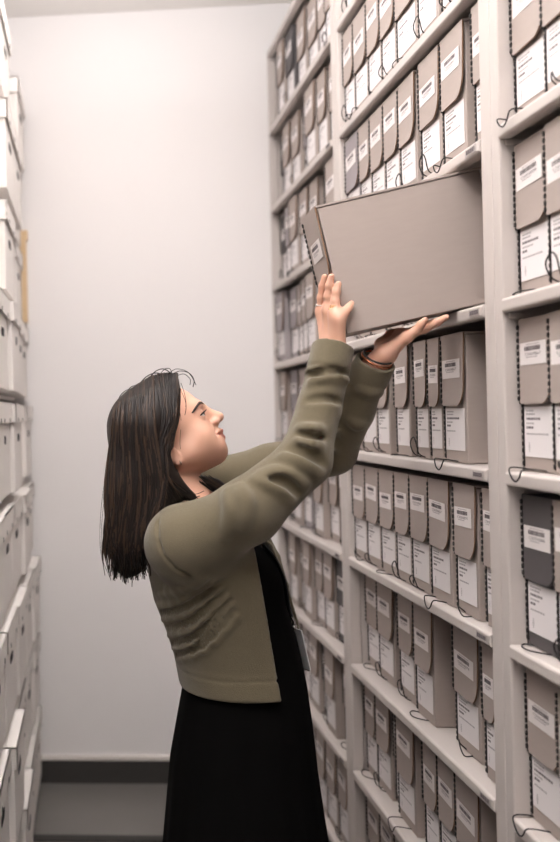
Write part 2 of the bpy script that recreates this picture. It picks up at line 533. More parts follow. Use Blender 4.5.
# ---------------------------------------------------------------- the held box
HB_O = Vector((.5240, 1.935, 1.647)); HB_T, HB_Z, HB_X = .19832, -.0179, -.0306
Ry = Matrix(((math.cos(HB_T), 0, -math.sin(HB_T)), (0, 1, 0), (math.sin(HB_T), 0, math.cos(HB_T))))
HB_M = Matrix.Rotation(HB_Z, 3, 'Z') @ Matrix.Rotation(HB_X, 3, 'X') @ Ry
HBW = .12
hb = empty('document_box')
mm4 = HB_M.to_4x4(); mm4.translation = HB_O + HB_M @ Vector((0, HBW / 2, 0))
hb.matrix_world = mm4
document_box(0, 0, 0, HBW, 'board', 'taupe grey document box held up tilted in both hands of the woman', 'document boxes in the middle bay', variant=4, root=hb, cord=False, detail=0)
for ch in hb.children:
    if ch.name.startswith('lid'):
        for c2 in ch.children: c2.location.z = BH * .62; c2.location.x = -.0066
cd = MB().tube(catmull([(.345, -.0605, .075), (.338, -.066, .082), (.332, -.0665, .080), (.328, -.064, .072)], 14), .0016, 5).mesh('cord_loop', M['cord'], True)
link('cord_loop', cd, hb)


def hbw(x, y, z): return HB_O + HB_M @ Vector((x, y, z))   # x along its depth, y from the near face, z up


# ---------------------------------------------------------------- left-hand shelving with white cartons
XC = -.236
CW, CH, CDEP = .318, .268, .40
PITCH = .305
left_rack = empty('shelving_rack', (XC - .22, 2.861, 0))
tag(left_rack, 'metal shelving on the left, hidden behind the white cartons it carries', 'shelving')
for z in [.05 + PITCH * i for i in range(9)]:
    b = MB(); b.box(-.21, .16, -1.084, .957, 0, .016)
    link('shelf', b.mesh('shelf', M['metal']), left_rack, (0, 0, z - .0165))
for yy in (-1.10, .957):
    for xx in (-.21, .08):
        b = MB(); b.box(xx, xx + .035, yy, yy + .016, 0, 2.52); link('upright_post', b.mesh('upright_post', M['metal']), left_rack)


def carton_meshes():
    b = MB(); b.box(-CDEP, 0, -CW / 2, CW / 2, 0, CH - .01)
    body = bevel(b.mesh('carton_body', M['carton']), .003)
    b = MB()
    o = .007; z0 = CH - .058; z1 = CH
    b.box(-CDEP - o, o, -CW / 2 - o, CW / 2 + o, z1 - .004, z1)
    b.box(o - .004, o, -CW / 2 - o, CW / 2 + o, z0, z1); b.box(-CDEP - o, -CDEP - o + .004, -CW / 2 - o, CW / 2 + o, z0, z1)
    b.box(-CDEP - o, o, CW / 2 + o - .004, CW / 2 + o, z0, z1); b.box(-CDEP - o, o, -CW / 2 - o, -CW / 2 - o + .004, z0, z1)
    b.cur = 1
    for s in (-1, 1): b.box(o, o + .0008, s * .09 - .006, s * .09 + .006, z0, z0 + .012)  # dark tabs paint the shade of the lid notches
    lid = b.mesh('carton_lid', [M['carton'], M['hole_shade']])
    b = MB()
    b.prism([(math.cos(a) * .012 + c, math.sin(a) * .012 + CH * .60) for c, rng in ((.03, (-90, 90)), (-.03, (90, 270))) for a in [R(rng[0] + (rng[1] - rng[0]) * i / 6) for i in range(7)]], 'x', .0, .0012)
    hole_shade = b.mesh('hand_hole', M['hole_shade'])  # dark plate on the carton front, painted shade of the opening
    return body, lid, hole_shade


cb, cl, chole = carton_meshes()
ROWN = ['lowest', 'second', 'third', 'fourth', 'fifth', 'sixth', 'seventh', 'eighth', 'topmost']
rc = random.Random(3)
for r_ in range(9):
    for c_ in range(6):
        yy = 3.643 - c_ * .338 + rc.uniform(-.003, .003)
        if yy < 1.93: continue
        dx = rc.choice((-.022, -.01, 0, .004, .012, .02))
        o = empty('carton', (XC + dx - (.014 if r_ > 5 else 0), yy, .0505 + PITCH * r_ + .0), rc.uniform(-.003, .003))
        tag(o, 'white lidded carton, %s out from the back wall, %s row on the left' % (ORD[c_], ROWN[r_] + ('' if r_ in (0, 8) else ' lowest')), 'box', 'white cartons on the left-hand shelving')
        link('carton_body', cb, o)
        l = link('carton_lid', cl, o, (0, 0, rc.choice((0, 0, .002))), (0, rc.uniform(0, .012), 0))
        h = link('hand_hole', chole, o)
        if (r_ * 5 + c_) % 4 == 3: h.scale = (1, .5, 1)
fo = MB(); fo.box(-.05, .0, -.009, .009, 0, .35); fo.box(-.05, .006, -.0105, .0105, .335, .375)
folder = link('folder_box', bevel(fo.mesh('folder_box', M['tan']), .002), None, (-.238, 3.8245, .0505 + PITCH * 6))
tag(folder, 'narrow tan folder box squeezed between the white cartons and the back wall', 'box')

# ---------------------------------------------------------------- the woman: signed-distance modelling
f32 = np.float32
YM = 2.08


def V(p): return np.array(tuple(p), dtype=f32)


def smin(a, b, k):
    if k <= 0: return np.minimum(a, b)
    h = np.maximum(k - np.abs(a - b), 0) / k
    return np.minimum(a, b) - h * h * k * .25


def smax(a, b, k): return -smin(-a, -b, k)


class SDF:
    def __init__(s): s.ops = []
    def _push(s, kind, fn, c, r, k): s.ops.append((kind, fn, V(c), float(r), float(k))); return s
    def cap(s, a, b, ra, rb, k=.02, kind='add'):
        a, b = V(a), V(b); ab = b - a; L = max(float(ab @ ab), 1e-12)
        def fn(P):
            t = np.clip(((P - a) @ ab) / L, 0, 1)
            return np.linalg.norm(P - a - t[:, None] * ab, axis=1) - (ra + (rb - ra) * t)
        return s._push(kind, fn, (a + b) / 2, np.linalg.norm(ab) / 2 + max(ra, rb), k)
    def ball(s, c, r, k=.02, kind='add'): return s.cap(c, V(c) + V((1e-5, 0, 0)), r, r, k, kind)
    def ell(s, c, radii, M3=None, k=.02, kind='add'):
        c = V(c); rad = V(radii); Mx = np.eye(3, dtype=f32) if M3 is None else np.array(M3, dtype=f32)   # columns: axes
        def fn(P):
            q = (P - c) @ Mx
            k0 = np.linalg.norm(q / rad, axis=1); k1 = np.linalg.norm(q / (rad * rad), axis=1)
            return k0 * (k0 - 1) / np.maximum(k1, 1e-6)
        return s._push(kind, fn, c, max(radii), k)
    def field(s, fn, k=.02, kind='add', c=(0, 0, 0), r=1e3): return s._push(kind, fn, c, r, k)
    def __call__(s, P, only=None):
        d = np.full(len(P), 1e3, dtype=f32)
        for i, (kind, fn, c, r, k) in enumerate(s.ops):
            if only is not None and i not in only: continue
            q = fn(P).astype(f32)
            if kind == 'add': d = smin(d, q, k)
            elif kind == 'sub': d = smax(d, -q, k)
            elif kind == 'and': d = smax(d, q, k)
            elif kind == 'disp': d = d + q
        return d
    def near(s, c, R_):
        keep = set()
        for i, (kind, fn, cc, r, k) in enumerate(s.ops):
            if np.linalg.norm(c - cc) - r < R_ + k + .03: keep.add(i)
        return keep


def mesh_sdf(sdf, lo, hi, h, N=20):
    lo = np.array(lo, dtype=np.float64); n = np.ceil((np.array(hi) - lo) / h).astype(int) + 2
    nb = -(-n // N)
    g = np.stack(np.meshgrid(*[np.arange(k) for k in nb], indexing='ij'), -1).reshape(-1, 3)
    ctr = (lo + (g * N + N / 2) * h)
    half = h * (N / 2 + 2) * 1.7321
    dc = sdf(ctr.astype(f32))
    verts, keys, quads = [], [], []
    SX, SY = 4000003, 2003
    base = 0
    for b, c, d0 in zip(g, ctr, dc):
        if abs(d0) > half * 1.25 + .02: continue
        i0 = b * N - 1
        m = N + 2
        ax = [lo[k] + (i0[k] + np.arange(m + 1)) * h for k in range(3)]
        P = np.stack(np.meshgrid(*ax, indexing='ij'), -1).reshape(-1, 3).astype(f32)
        D = sdf(P, sdf.near(c.astype(f32), half)).reshape(m + 1, m + 1, m + 1)
        if D.min() > 0 or D.max() < 0: continue
        ins = D < 0
        acc = np.zeros((m, m, m, 3)); cnt = np.zeros((m, m, m))
        off = [(i, j, k) for i in (0, 1) for j in (0, 1) for k in (0, 1)]
        def sl(a, o): return a[o[0]:o[0] + m, o[1]:o[1] + m, o[2]:o[2] + m]
        for o1 in off:
            for ax_ in range(3):
                if o1[ax_]: continue
                o2 = list(o1); o2[ax_] = 1
                a, c2 = sl(D, o1), sl(D, o2)
                x = (a < 0) != (c2 < 0)
                t = np.where(x, a / np.where(x, a - c2, 1), 0)
                for q in range(3):
                    acc[..., q] += np.where(x, o1[q] + (t if q == ax_ else 0), 0)
                cnt += x
        cells = np.argwhere(cnt > 0)
        if not len(cells): continue
        cc = cells; pos = acc[cc[:, 0], cc[:, 1], cc[:, 2]] / cnt[cc[:, 0], cc[:, 1], cc[:, 2]][:, None]
        verts.append(lo + (i0 + cc + pos) * h)
        gk = (i0 + cc + 2).astype(np.int64)
        keys.append((gk[:, 0] * SY + gk[:, 1]) * SY + gk[:, 2])
        for ax_ in range(3):
            o2 = [0, 0, 0]; o2[ax_] = 1
            a = ins[1:1 + N, 1:1 + N, 1:1 + N]
            bb = ins[1 + o2[0]:1 + o2[0] + N, 1 + o2[1]:1 + o2[1] + N, 1 + o2[2]:1 + o2[2] + N]
            e = np.argwhere(a != bb)
            if not len(e): continue
            fl = a[e[:, 0], e[:, 1], e[:, 2]]
            p = e + 1 + i0 + 2
            u, w = [(1, 2), (2, 0), (0, 1)][ax_]
            du = np.zeros(3, int); du[u] = 1; dw = np.zeros(3, int); dw[w] = 1
            q = [p - du - dw, p - dw, p, p - du]
            kk = np.stack([(x[:, 0].astype(np.int64) * SY + x[:, 1]) * SY + x[:, 2] for x in q], 1)
            kk[~fl] = kk[~fl][:, ::-1]
            quads.append(kk)
    K = np.concatenate(keys); Vv = np.concatenate(verts); Q = np.concatenate(quads)
    uk, idx = np.unique(K, return_index=True)
    F = np.searchsorted(uk, Q)
    ok = (uk[np.clip(F, 0, len(uk) - 1)] == Q).all(axis=1)
    return Vv[idx], F[ok]


def np_mesh(name, v, f, mats, mi=None, smooth=True):
    me = bpy.data.meshes.new(name)
    me.vertices.add(len(v)); me.vertices.foreach_set('co', np.asarray(v, dtype=np.float32).ravel())
    f = np.asarray(f, dtype=np.int32); nv = f.shape[1]
    me.loops.add(f.size); me.loops.foreach_set('vertex_index', f.ravel())
    me.polygons.add(len(f)); me.polygons.foreach_set('loop_start', np.arange(0, f.size, nv, dtype=np.int32))
    for mm in (mats if isinstance(mats, (list, tuple)) else [mats]): me.materials.append(mm)
    if mi is not None: me.polygons.foreach_set('material_index', np.asarray(mi, dtype=np.int32))
    me.polygons.foreach_set('use_smooth', [smooth] * len(f))
    me.update(); me.validate(); return me


def fresh(sdf): return lambda px, py, y0=1.6, y1=2.6: hit(sdf, px, py, y0, y1)


def hit(sdf, px, py, y0=1.6, y1=2.6):
    """first point of a surface met along one direction of view (used to lay a crease on a cloth that is already there)"""
    d = ray(px, py); o = Vector((0, 0, CAM_Z)); ys = np.linspace(y0, y1, 500)
    P = np.array([list(o + d * (y / d.y)) for y in ys], dtype=f32)
    D = sdf(P); i = np.argmax(D < 0)
    return Vector(P[i]) if D[i] < 0 else None


# --- head frame
HT, HYAW = R(26.7), R(-3)
fw = Vector((math.cos(HT) * math.cos(HYAW), math.cos(HT) * math.sin(HYAW), math.sin(HT)))
rt = Vector((0, -1, 0)); rt = (rt - fw * rt.dot(fw)).normalized()
upv = rt.cross(fw) if rt.cross(fw).z > 0 else fw.cross(rt)
HO = at(172, 450, YM)
HM = np.array([list(fw), list(rt), list(upv)]).T       # columns


def hd(f, r, u): return HO + fw * f + rt * r + upv * u


# --- joints
nb = at(187, 506, YM)
sh_r, sh_l = at(190, 543, 1.925), at(217, 487, 2.235)
el_r, el_l = at(304, 461, 1.90), at(333, 452, 2.13)
# hand on the spine of the box
sp_n = HB_M @ Vector((-1, 0, 0)); sp_p = hbw(-.0085, 0, 0)


def onspine(px, py, off=.009): return at_plane(px, py, sp_p + sp_n * off, sp_n)


wr_r = at(333.5, 346, 1.952)
bt_n = HB_M @ Vector((0, 0, -1)); bt_p = hbw(0, 0, -.001)


def under(xl, yl, off=.011): return hbw(xl, yl, -.001) + bt_n * off


wr_l = hbw(.060, .055, -.061)
pel = at(236, 738, YM); waist = at(238, 655, YM); chest = at(210, 570, YM)

# --- hands (added to the body)
body = SDF()
nails = []


def finger(pts, r, k=.006):
    for i in range(len(pts) - 1):
        body.cap(pts[i], pts[i + 1], r[i], r[i + 1], k if i else .012)


FR = [.0088, .0078, .0072, .0062]


def curve_finger(base, tip, n, bow, r=FR, k1=.42, k2=.74):
    """three bones from knuckle to tip, the middle joints lifted by bow along n"""
    base, tip = Vector(base), Vector(tip); d = tip - base
    a = base + d * k1 + n * bow; b = base + d * k2 + n * bow * .8
    return [base, a, b, tip]


kn = {'i': at(321.5, 312, 1.985), 'm': at(328.3, 310, 1.952), 'r': at(335.3, 314, 1.926), 'p': at(339.3, 319.5, 1.918)}
tips = {'i': at(324.6, 277, 1.958), 'm': at(331.3, 276.5, 1.931), 'r': at(338.4, 284, 1.924)}
for q in 'imr':
    finger(curve_finger(kn[q], tips[q], sp_n, .003), [.0090, .0080, .0074, .0064])
ptip = at_plane(351.5, 303.5, hbw(0, -.0085, 0), HB_M @ Vector((0, -1, 0)))
finger([kn['p'], kn['p'].lerp(ptip, .42) + Vector((0, -.004, 0)), kn['p'].lerp(ptip, .74) + Vector((0, -.003, 0)), ptip], [.0088, .0078, .0070, .0060])
# palm of the right hand
pw = [at(326, 343, 1.970), at(331, 344, 1.954), at(336, 344, 1.938), at(339.5, 343, 1.926)]
for a, b, r1, r2 in ((pw[0], kn['i'], .013, .0105), (pw[1], kn['m'], .0135, .0108), (pw[2], kn['r'], .0135, .0104), (pw[3], kn['p'], .0115, .0090)):
    body.cap(a, b, r1, r2, .016)
th = [at(327, 338, 2.0), at(323, 322, 2.022), at(321.5, 310, 2.030), at(321.5, 301, 2.032)]     # the thumb lies on the spine behind the forefinger
finger(th, [.0125, .0110, .0090, .0070])
# left hand lying flat under the box, fingers along its depth
lk = {'p': hbw(.117, .020, -.031), 'r': hbw(.125, .040, -.028), 'm': hbw(.128, .060, -.023), 'i': hbw(.125, .080, -.019)}
lt = {'p': hbw(.152, -.0045, -.0065), 'r': hbw(.193, -.0045, -.0105), 'm': hbw(.203, .050, -.0095), 'i': hbw(.195, .080, -.0095)}
for q in 'prmi':                                        # little and ring finger reach the near lower edge
    base, tip = lk[q], lt[q]
    finger([base, base.lerp(tip, .45) + bt_n * .003, base.lerp(tip, .76) + bt_n * .001, tip], [.0090, .0080, .0074, .0062])
for q, s in (('p', .012), ('r', .006), ('m', -.004), ('i', -.012)):
    body.cap(wr_l + Vector((.014, -s, .008)), lk[q], .014, .0105, .014)
thl = [wr_l + Vector((.015, .02, .010)), hbw(.085, .085, -.030), hbw(.115, .108, -.014), hbw(.135, .112, -.011)]
finger(thl, [.014, .0125, .0095, .0075])
# forearms, upper arms
wrn_r = wr_r.lerp(el_r, .10); wrn_l = wr_l.lerp(el_l, .10)
body.cap(wr_r, wrn_r, .0215, .022, .012).cap(wrn_r, at(319, 408, 1.933), .022, .027, .02).cap(at(319, 408, 1.933), el_r, .027, .030, .02).cap(el_r, sh_r, .030, .040, .03)
body.cap(wr_l + Vector((.016, 0, .008)), wrn_l, .0215, .022, .014).cap(wrn_l, at(353, 412, 2.06), .022, .027, .02).cap(at(353, 412, 2.06), el_l, .027, .030, .02).cap(el_l, sh_l, .030, .040, .03)

# --- head
H = body
H.cap(hd(-.026, 0, -.020), nb + Vector((-.012, 0, -.01)), .049, .053, .025)
H.cap(nb + Vector((-.005, 0, -.01)), sh_r.lerp(nb, .25) + Vector((0, 0, -.02)), .05, .045, .05).cap(nb + Vector((-.005, 0, -.01)), sh_l.lerp(nb, .25) + Vector((0, 0, -.02)), .05, .045, .05)
H.ell(hd(.004, 0, .062), (.094, .071, .084), HM, .02)
H.ell(hd(.050, 0, .006), (.050, .053, .078), HM, .03)
for s in (-1, 1):
    H.cap(hd(.006, s * .049, -.022), hd(.074, s * .014, -.045), .016, .013, .03)
    H.ball(hd(.066, s * .036, -.001), .025, .025)
    H.cap(hd(.086, s * .030, .060), hd(.095, s * .010, .056), .011, .009, .018)
H.ball(hd(.0875, 0, -.0510), .0148, .02)
H.cap(hd(.050, 0, -.048), hd(.078, 0, -.050), .010, .011, .03)
H.cap(hd(.086, 0, -.018), hd(.087, 0, -.040), .017, .014, .02)
H.cap(hd(.0965, -.013, -.006), hd(.0965, .013, -.006), .0125, .0125, .014)
H.cap(hd(.0925, -.012, -.032), hd(.0925, .012, -.032), .0105, .0105, .014)
for s in (-1, 1): H.cap(hd(.034, s * .046, -.018), hd(.078, s * .024, -.030), .019, .016, .03)
for s in (-1, 1):
    H.ball(hd(.108, s * .031, .0405), .0130, .014, 'sub')
    H.ball(hd(.0850, s * .0305, .0400), .0135, .004)
    H.cap(hd(.0930, s * .0425, .0400), hd(.0990, s * .022, .0395), .0030, .0028, .002, 'sub')
H.cap(hd(.098, 0, .046), hd(.1245, 0, .0165), .0075, .0095, .014)
H.cap(hd(.100, 0, .040), hd(.112, 0, .018), .010, .012, .012)
for s in (-1, 1):
    H.ball(hd(.1105, s * .0125, .0105), .0085, .008)
    H.ball(hd(.1185, s * .0065, .0035), .0042, .004, 'sub')
    H.cap(hd(.108, s * .019, .004), hd(.093, s * .030, -.015), .0022, .0022, .010, 'sub')
# mouth
for s in (-1, 1):
    H.cap(hd(.1118, 0, -.0125), hd(.0975, s * .021, -.0130), .0056, .0034, .005)
    H.cap(hd(.1082, 0, -.0262), hd(.0970, s * .019, -.0175), .0062, .0036, .005)
    H.cap(hd(.1185, 0, -.0192), hd(.1050, s * .020, -.0155), .0024, .0020, .003, 'sub').cap(hd(.1050, s * .020, -.0155), hd(.0985, s * .0285, -.0105), .0020, .0010, .004, 'sub')
# ears
for s in (-1, 1):
    ax = np.array([list((fw * .94 + upv * .30 - rt * s * .2).normalized()), list((rt * s).normalized()), list((upv * .94 - fw * .30).normalized())]).T
    ec = hd(-.010, s * .070, .004)
    H.ell(ec, (.017, .0065, .030), ax, .006)
    H.ell(ec + rt * s * .0075 + fw * .002 + upv * .004, (.0095, .005, .017), ax, .004, 'sub')
    H.ball(hd(-.002, s * .0690, -.0225), .0085, .005)

# --- trunk and legs under the clothes
LEV = np.array([[505, 150, 215, .110], [525, 147.5, 236, .140], [548, 147, 262, .160], [575, 150.5, 274, .160], [600, 156, 283, .156], [630, 168, 293, .150], [655, 176, 299, .148], [680, 181, 304, .155], [720, 174, 309, .175], [760, 167, 313, .186], [842, 160, 324, .215], [960, 150, 336, .245], [1070, 142, 346, .265]], dtype=float)
zz, xb, xf = [], [], []
for py, b_, f_, w_ in LEV:
    pb, pf = at(b_, py, YM), at(f_, py, YM); zz.append((pb.z + pf.z) / 2); xb.append(pb.x); xf.append(pf.x)
o_ = np.argsort(zz); ZZ = np.array(zz)[o_]; XB = np.array(xb)[o_]; XF = np.array(xf)[o_]; WW = LEV[o_, 3]


def loft(back=0., front=0., side=0., folds=None):
    def fn(P):
        z = P[:, 2]
        b = np.interp(z, ZZ, XB) - back; f = np.interp(z, ZZ, XF) + front; w = np.interp(z, ZZ, WW) + side
        cx = (b + f) / 2; a = (f - b) / 2
        qx = (P[:, 0] - cx) / a; qy = (P[:, 1] - YM) / w
        rho = (np.abs(qx) ** 2.3 + np.abs(qy) ** 2.3) ** (1 / 2.3)
        if folds is not None:
            ang = np.arctan2(qy, qx); rho = rho + folds(ang, z)
        return (rho - 1) * np.minimum(a, w) * .95
    return fn


def slab(z0, z1): return lambda P: np.maximum(z0 - P[:, 2], P[:, 2] - z1)


tr = SDF(); tr.field(loft(-.022, -.028, -.025)); tr.field(slab(.55, nb.z - .01), kind='and', k=.04)
body.field(lambda P: tr(P), .04)
for s in (-1, 1):
    hip = pel + Vector((0, s * .075, -.03)); kne = Vector((pel.x + .015, YM + s * .085, .47)); ank = Vector((pel.x - .01, YM + s * .095, .085))
    body.cap(hip, kne, .072, .052, .04).cap(kne, ank, .054, .034, .03)
    body.cap(ank + Vector((-.02, 0, -.03)), ank + Vector((.14, s * .02, -.055)), .030, .022, .03)

bv, bf = mesh_sdf(body, (-.05, 1.70, -.0), (.85, 2.50, 1.86), .0026)
# lip and nail colouring by place
fc = bv[bf].mean(axis=1)
L = (fc - np.array(list(HO))) @ HM
lipm = (np.abs(L[:, 1]) < .0235) & (L[:, 0] > .0975) & (L[:, 2] < -.0095 - .00 * L[:, 1]) & (L[:, 2] > -.0315 + np.abs(L[:, 1]) * .45) & (L[:, 2] < -.0085 - np.abs(L[:, 1]) * .12)
mi = np.where(lipm, 1, 0)
woman = link('woman', np_mesh('woman', bv, bf, [M['skin'], M['lips'], M['nail']], mi))
tag(woman, 'dark-haired woman in olive cardigan and long black dress lifting a box onto the shelf', 'person')


def child(name, me, label=None):
    o = link(name, me, woman)
    if label: o['label'] = label
    return o


# --- eyes, brows, lashes
for s in (-1, 1):
    b = bmesh.new(); bmesh.ops.create_uvsphere(b, u_segments=20, v_segments=14, radius=.0118)
    me = bpy.data.meshes.new('eye'); b.to_mesh(me); b.free()
    me.materials.append(M['eye']); me.materials.append(M['iris'])
    for p in me.polygons:
        p.use_smooth = True
        if p.center.normalized().dot(Vector((.90, -s * .22, .30)).normalized()) > .78: p.material_index = 1
    ob = child('eye', me)
    mw = Matrix((fw, -rt, upv)).transposed().to_4x4(); mw.translation = hd(.0862, s * .0305, .0398); ob.matrix_world = mw
    b = MB()
    b.tube(catmull([hd(.0860, s * .0440, .0405), hd(.0945, s * .0395, .0425), hd(.0990, s * .031, .0432), hd(.0990, s * .022, .0410)], 12), [.001, .0016, .0020, .0022, .0022, .0022, .0022, .0020, .0018, .0015, .0012, .0008], 5)
    for q in range(9):
        t = q / 8; p0 = hd(.089 + .010 * math.sin(t * 2.2 + .3), s * (.043 - .02 * t), .0425)
        b.tube([p0, p0 + fw * .004 + rt * s * .003 * (1 - t) + upv * .001, p0 + fw * .0065 + rt * s * .005 * (1 - t) + upv * .0035], [.0005, .0004, .0002], 4)
    child('eyelashes', b.mesh('eyelashes', M['hair']))
    b = MB()
    pts = []
    for q, (px_, py_) in enumerate(((.076, .0530), (.085, .0435), (.0945, .033), (.1000, .022), (.1015, .013))):
        d_ = np.array(list(hd(0, 0, 0)))
        base = hd(.04, s * py_ * .6, (.0540, .0610, .0650, .0630, .058)[q])
        dirv = (hd(px_, s * py_, (.0540, .0610, .0650, .0630, .058)[q]) - base).normalized()
        Pm = np.array([list(base + dirv * t) for t in np.linspace(0, .11, 220)], dtype=f32); Dm = body(Pm)
        j = int(np.argmax(Dm > 0)); pts.append(Vector(Pm[j]))
    b.tube(catmull(pts, 16), [.0009 + .0021 * math.sin(math.pi * min(1, (i + 2) / 16)) for i in range(16)], 6)
    child('eyebrow', b.mesh('eyebrow', M['brow'], True))

# --- dress
def skirt_folds(ang, z):
    g = np.clip((.95 - z) / .7, 0, 1)
    return g * (.020 * np.sin(ang * 7 + .6) + .014 * np.sin(ang * 13 + 2 + z * 1.5) + .008 * np.sin(ang * 23 + 1))


dress = SDF(); dress.field(loft(-.008, .0, -.008, skirt_folds)); dress.field(slab(.20, at(230, 512, YM).z), kind='and', k=.02)
dress.cap(at(250, 580, YM - .062), at(252, 583, YM - .070), .050, .045, .06).cap(at(250, 580, YM + .062), at(252, 583, YM + .070), .050, .045, .06)
vneck = at(258, 536, YM)
dress.cap(at(222, 500, YM), at(300, 520, YM), .055, .03, .01, 'sub')
dv, df = mesh_sdf(dress, (-.10, 1.70, .15), (.75, 2.46, 1.40), .0055)
child('dress', np_mesh('dress', dv, df, M['dress']), 'long black dress')

# --- cardigan
card = SDF()
card.field(loft(.004, .035, .008)); card.field(lambda P: P[:, 2] - nb.z + .012 + .25 * np.maximum(P[:, 0] - nb.x, 0), kind='and', k=.04)
card.cap(nb + Vector((-.02, -.045, -.045)), sh_r + Vector((-.02, .01, -.005)), .055, .066, .05).cap(nb + Vector((-.015, .045, -.045)), sh_l + Vector((-.02, -.01, -.005)), .055, .062, .05)
card.cap(nb + Vector((-.03, -.03, -.03)), nb + Vector((-.03, .03, -.03)), .056, .056, .03)
mr = at(248, 511, 1.885); ml = at(272, 470, 2.20)
card.cap(sh_r, mr, .071, .062, .05).cap(mr, el_r, .064, .050, .02)
card.cap(sh_l, ml, .066, .058, .04).cap(ml, el_l, .058, .048, .02)
fr = at(319, 408, 1.933); fl_ = at(353, 412, 2.06)
cr1 = at(329, 368, 1.955)
card.cap(el_r, fr, .050, .0425, .02).cap(fr, cr1, .0425, .0415, .01)
cuff_r = wr_r + (wr_r - fr).normalized() * .004
cl1 = at(367, 374, 2.01)
card.cap(el_l, fl_, .047, .0425, .02).cap(fl_, cl1, .0425, .0395, .01)
# cuffs: ribbed ends, slightly narrower, open towards the hand
dr = (cr1 - fr).normalized(); dl = (wr_l - cl1).normalized(); dl = (wr_l - fl_).normalized()
er = wr_r - dr * .006; elc = wr_l - dl * .008


def tubeseg(a, b, r, rr=.004):
    a, b = V(a), V(b); ab = b - a; Ln = float(np.linalg.norm(ab)); ab = ab / Ln
    def fn(P):
        t = (P - a) @ ab; rad = np.linalg.norm(P - a - t[:, None] * ab, axis=1)
        return np.maximum(rad - r, np.maximum(-t, t - Ln)) - rr
    return fn


card.field(tubeseg(er - dr * .06, er, .0375), .006, c=er, r=.1)
card.field(tubeseg(elc - dl * .06, elc, .0365), .006, c=elc, r=.1)
card.field(tubeseg(er - dr * .02, er + dr * .03, .0295), .002, 'sub', c=er, r=.1)
card.field(tubeseg(elc - dl * .03, elc + dl * .03, .0285), .002, 'sub', c=elc, r=.1)


def groove(a, d_):
    a, d_ = V(a), V(d_)
    def fn(P):
        t = (P - a) @ d_; rad = np.linalg.norm(P - a - t[:, None] * d_, axis=1)
        return np.exp(-(t / .0035) ** 2) * .0022 * (rad < .065)
    return fn


card.field(groove(er - dr * .052, dr), 0, 'disp'); card.field(groove(elc - dl * .05, dl), 0, 'disp')
plain = SDF(); plain.ops = list(card.ops)
HR = hit


def crease(path, r, k=.012, kind='add', sink=.35):
    pts = [hit(plain, *p) for p in path]
    if any(p is None for p in pts): return
    pts = catmull(pts, 7)
    n_ = len(pts) - 1
    for i in range(n_):
        t0, t1 = i / n_, (i + 1) / n_
        ra = r * (.35 + .65 * math.sin(math.pi * (.08 + .84 * t0))); rb = r * (.35 + .65 * math.sin(math.pi * (.08 + .84 * t1)))
        off = Vector((0, 1, 0)) * (r * sink if kind == 'add' else -r * .45)
        card.cap(pts[i] + off, pts[i + 1] + off, ra, rb, k, kind)


# creases fanning from the armpit over the back and side, and round the elbows
for path in ([(160, 606), (185, 600), (215, 580)], [(164, 620), (190, 612), (222, 588)], [(170, 636), (195, 628), (228, 598)], [(174, 648), (200, 640), (232, 606)], [(178, 660), (204, 648), (236, 618)], [(158, 594), (178, 590), (205, 578)]):
    crease(path, .010, .012)
for path in ([(168, 628), (192, 620), (224, 593)], [(172, 643), (198, 634), (230, 602)], [(161, 613), (187, 606), (218, 584)], [(176, 655), (202, 645), (234, 612)]):
    crease(path, .006, .012, 'sub')
for path in ([(255, 480), (275, 486), (292, 503)], [(262, 474), (288, 474), (305, 486)], [(283, 458), (302, 462), (320, 474)], [(228, 492), (232, 512), (226, 535)], [(240, 488), (246, 504), (244, 528)], [(300, 440), (318, 446), (334, 450)], [(300, 428), (318, 430), (338, 432)], [(312, 382), (326, 376), (346, 380)]):
    crease(path, .0075 if path[0][1] > 450 else .0048, .020)
for path in ([(290, 449), (309, 454), (325, 464)], [(270, 480), (286, 482), (298, 494)], [(300, 434), (318, 437), (338, 440)], [(313, 376), (328, 370), (349, 373)], [(308, 400), (322, 398), (342, 402)]):
    crease(path, .006 if path[0][1] > 445 else .0035, .014, 'sub')
for path in ([(360, 388), (370, 392), (380, 392)], [(350, 420), (358, 425), (364, 424)]):
    crease(path, .007, .012)
# shoulder seam
for i, (a, b) in enumerate(zip([(158, 520), (158, 538), (163, 555), (174, 568)], [(158, 538), (163, 555), (174, 568), (190, 577)])):
    crease([a, b], .0025, .005, 'sub')

HEM_A, HEM_B = at(180, 683, YM), at(279, 697, 1.96)
slope = (HEM_B.z - HEM_A.z) / (HEM_B.x - HEM_A.x)
hemz = lambda P: HEM_A.z + slope * (P[:, 0] - HEM_A.x)
# inside of the garment
inn = SDF(); inn.field(loft(-.003, .028, .001)); inn.field(lambda P: P[:, 2] - nb.z + .055, kind='and')
card.field(lambda P: inn(P), .004, 'sub')
l_o, l_i = loft(.0005, .031, .0045), loft(-.0035, .0275, .0005)
card.field(lambda P: np.maximum(np.maximum(l_o(P), -l_i(P)), P[:, 2] - at(200, 560, YM).z), 0.0, 'add')
E1, E2 = at(252, 540, 1.95), at(279, 697, 1.95)
G1, G2 = at(268, 530, 2.22), at(287, 600, 2.22)


def front_cut(P):
    xn = E1.x + (P[:, 2] - E1.z) * (E2.x - E1.x) / (E2.z - E1.z)
    xg = G1.x + (P[:, 2] - G1.z) * (G2.x - G1.x) / (G2.z - G1.z)
    t = np.clip((P[:, 1] - 2.02) / .12, 0, 1)
    xx = xn + (xg - xn) * t
    return np.maximum(xx - P[:, 0], P[:, 2] - E1.z - .10)


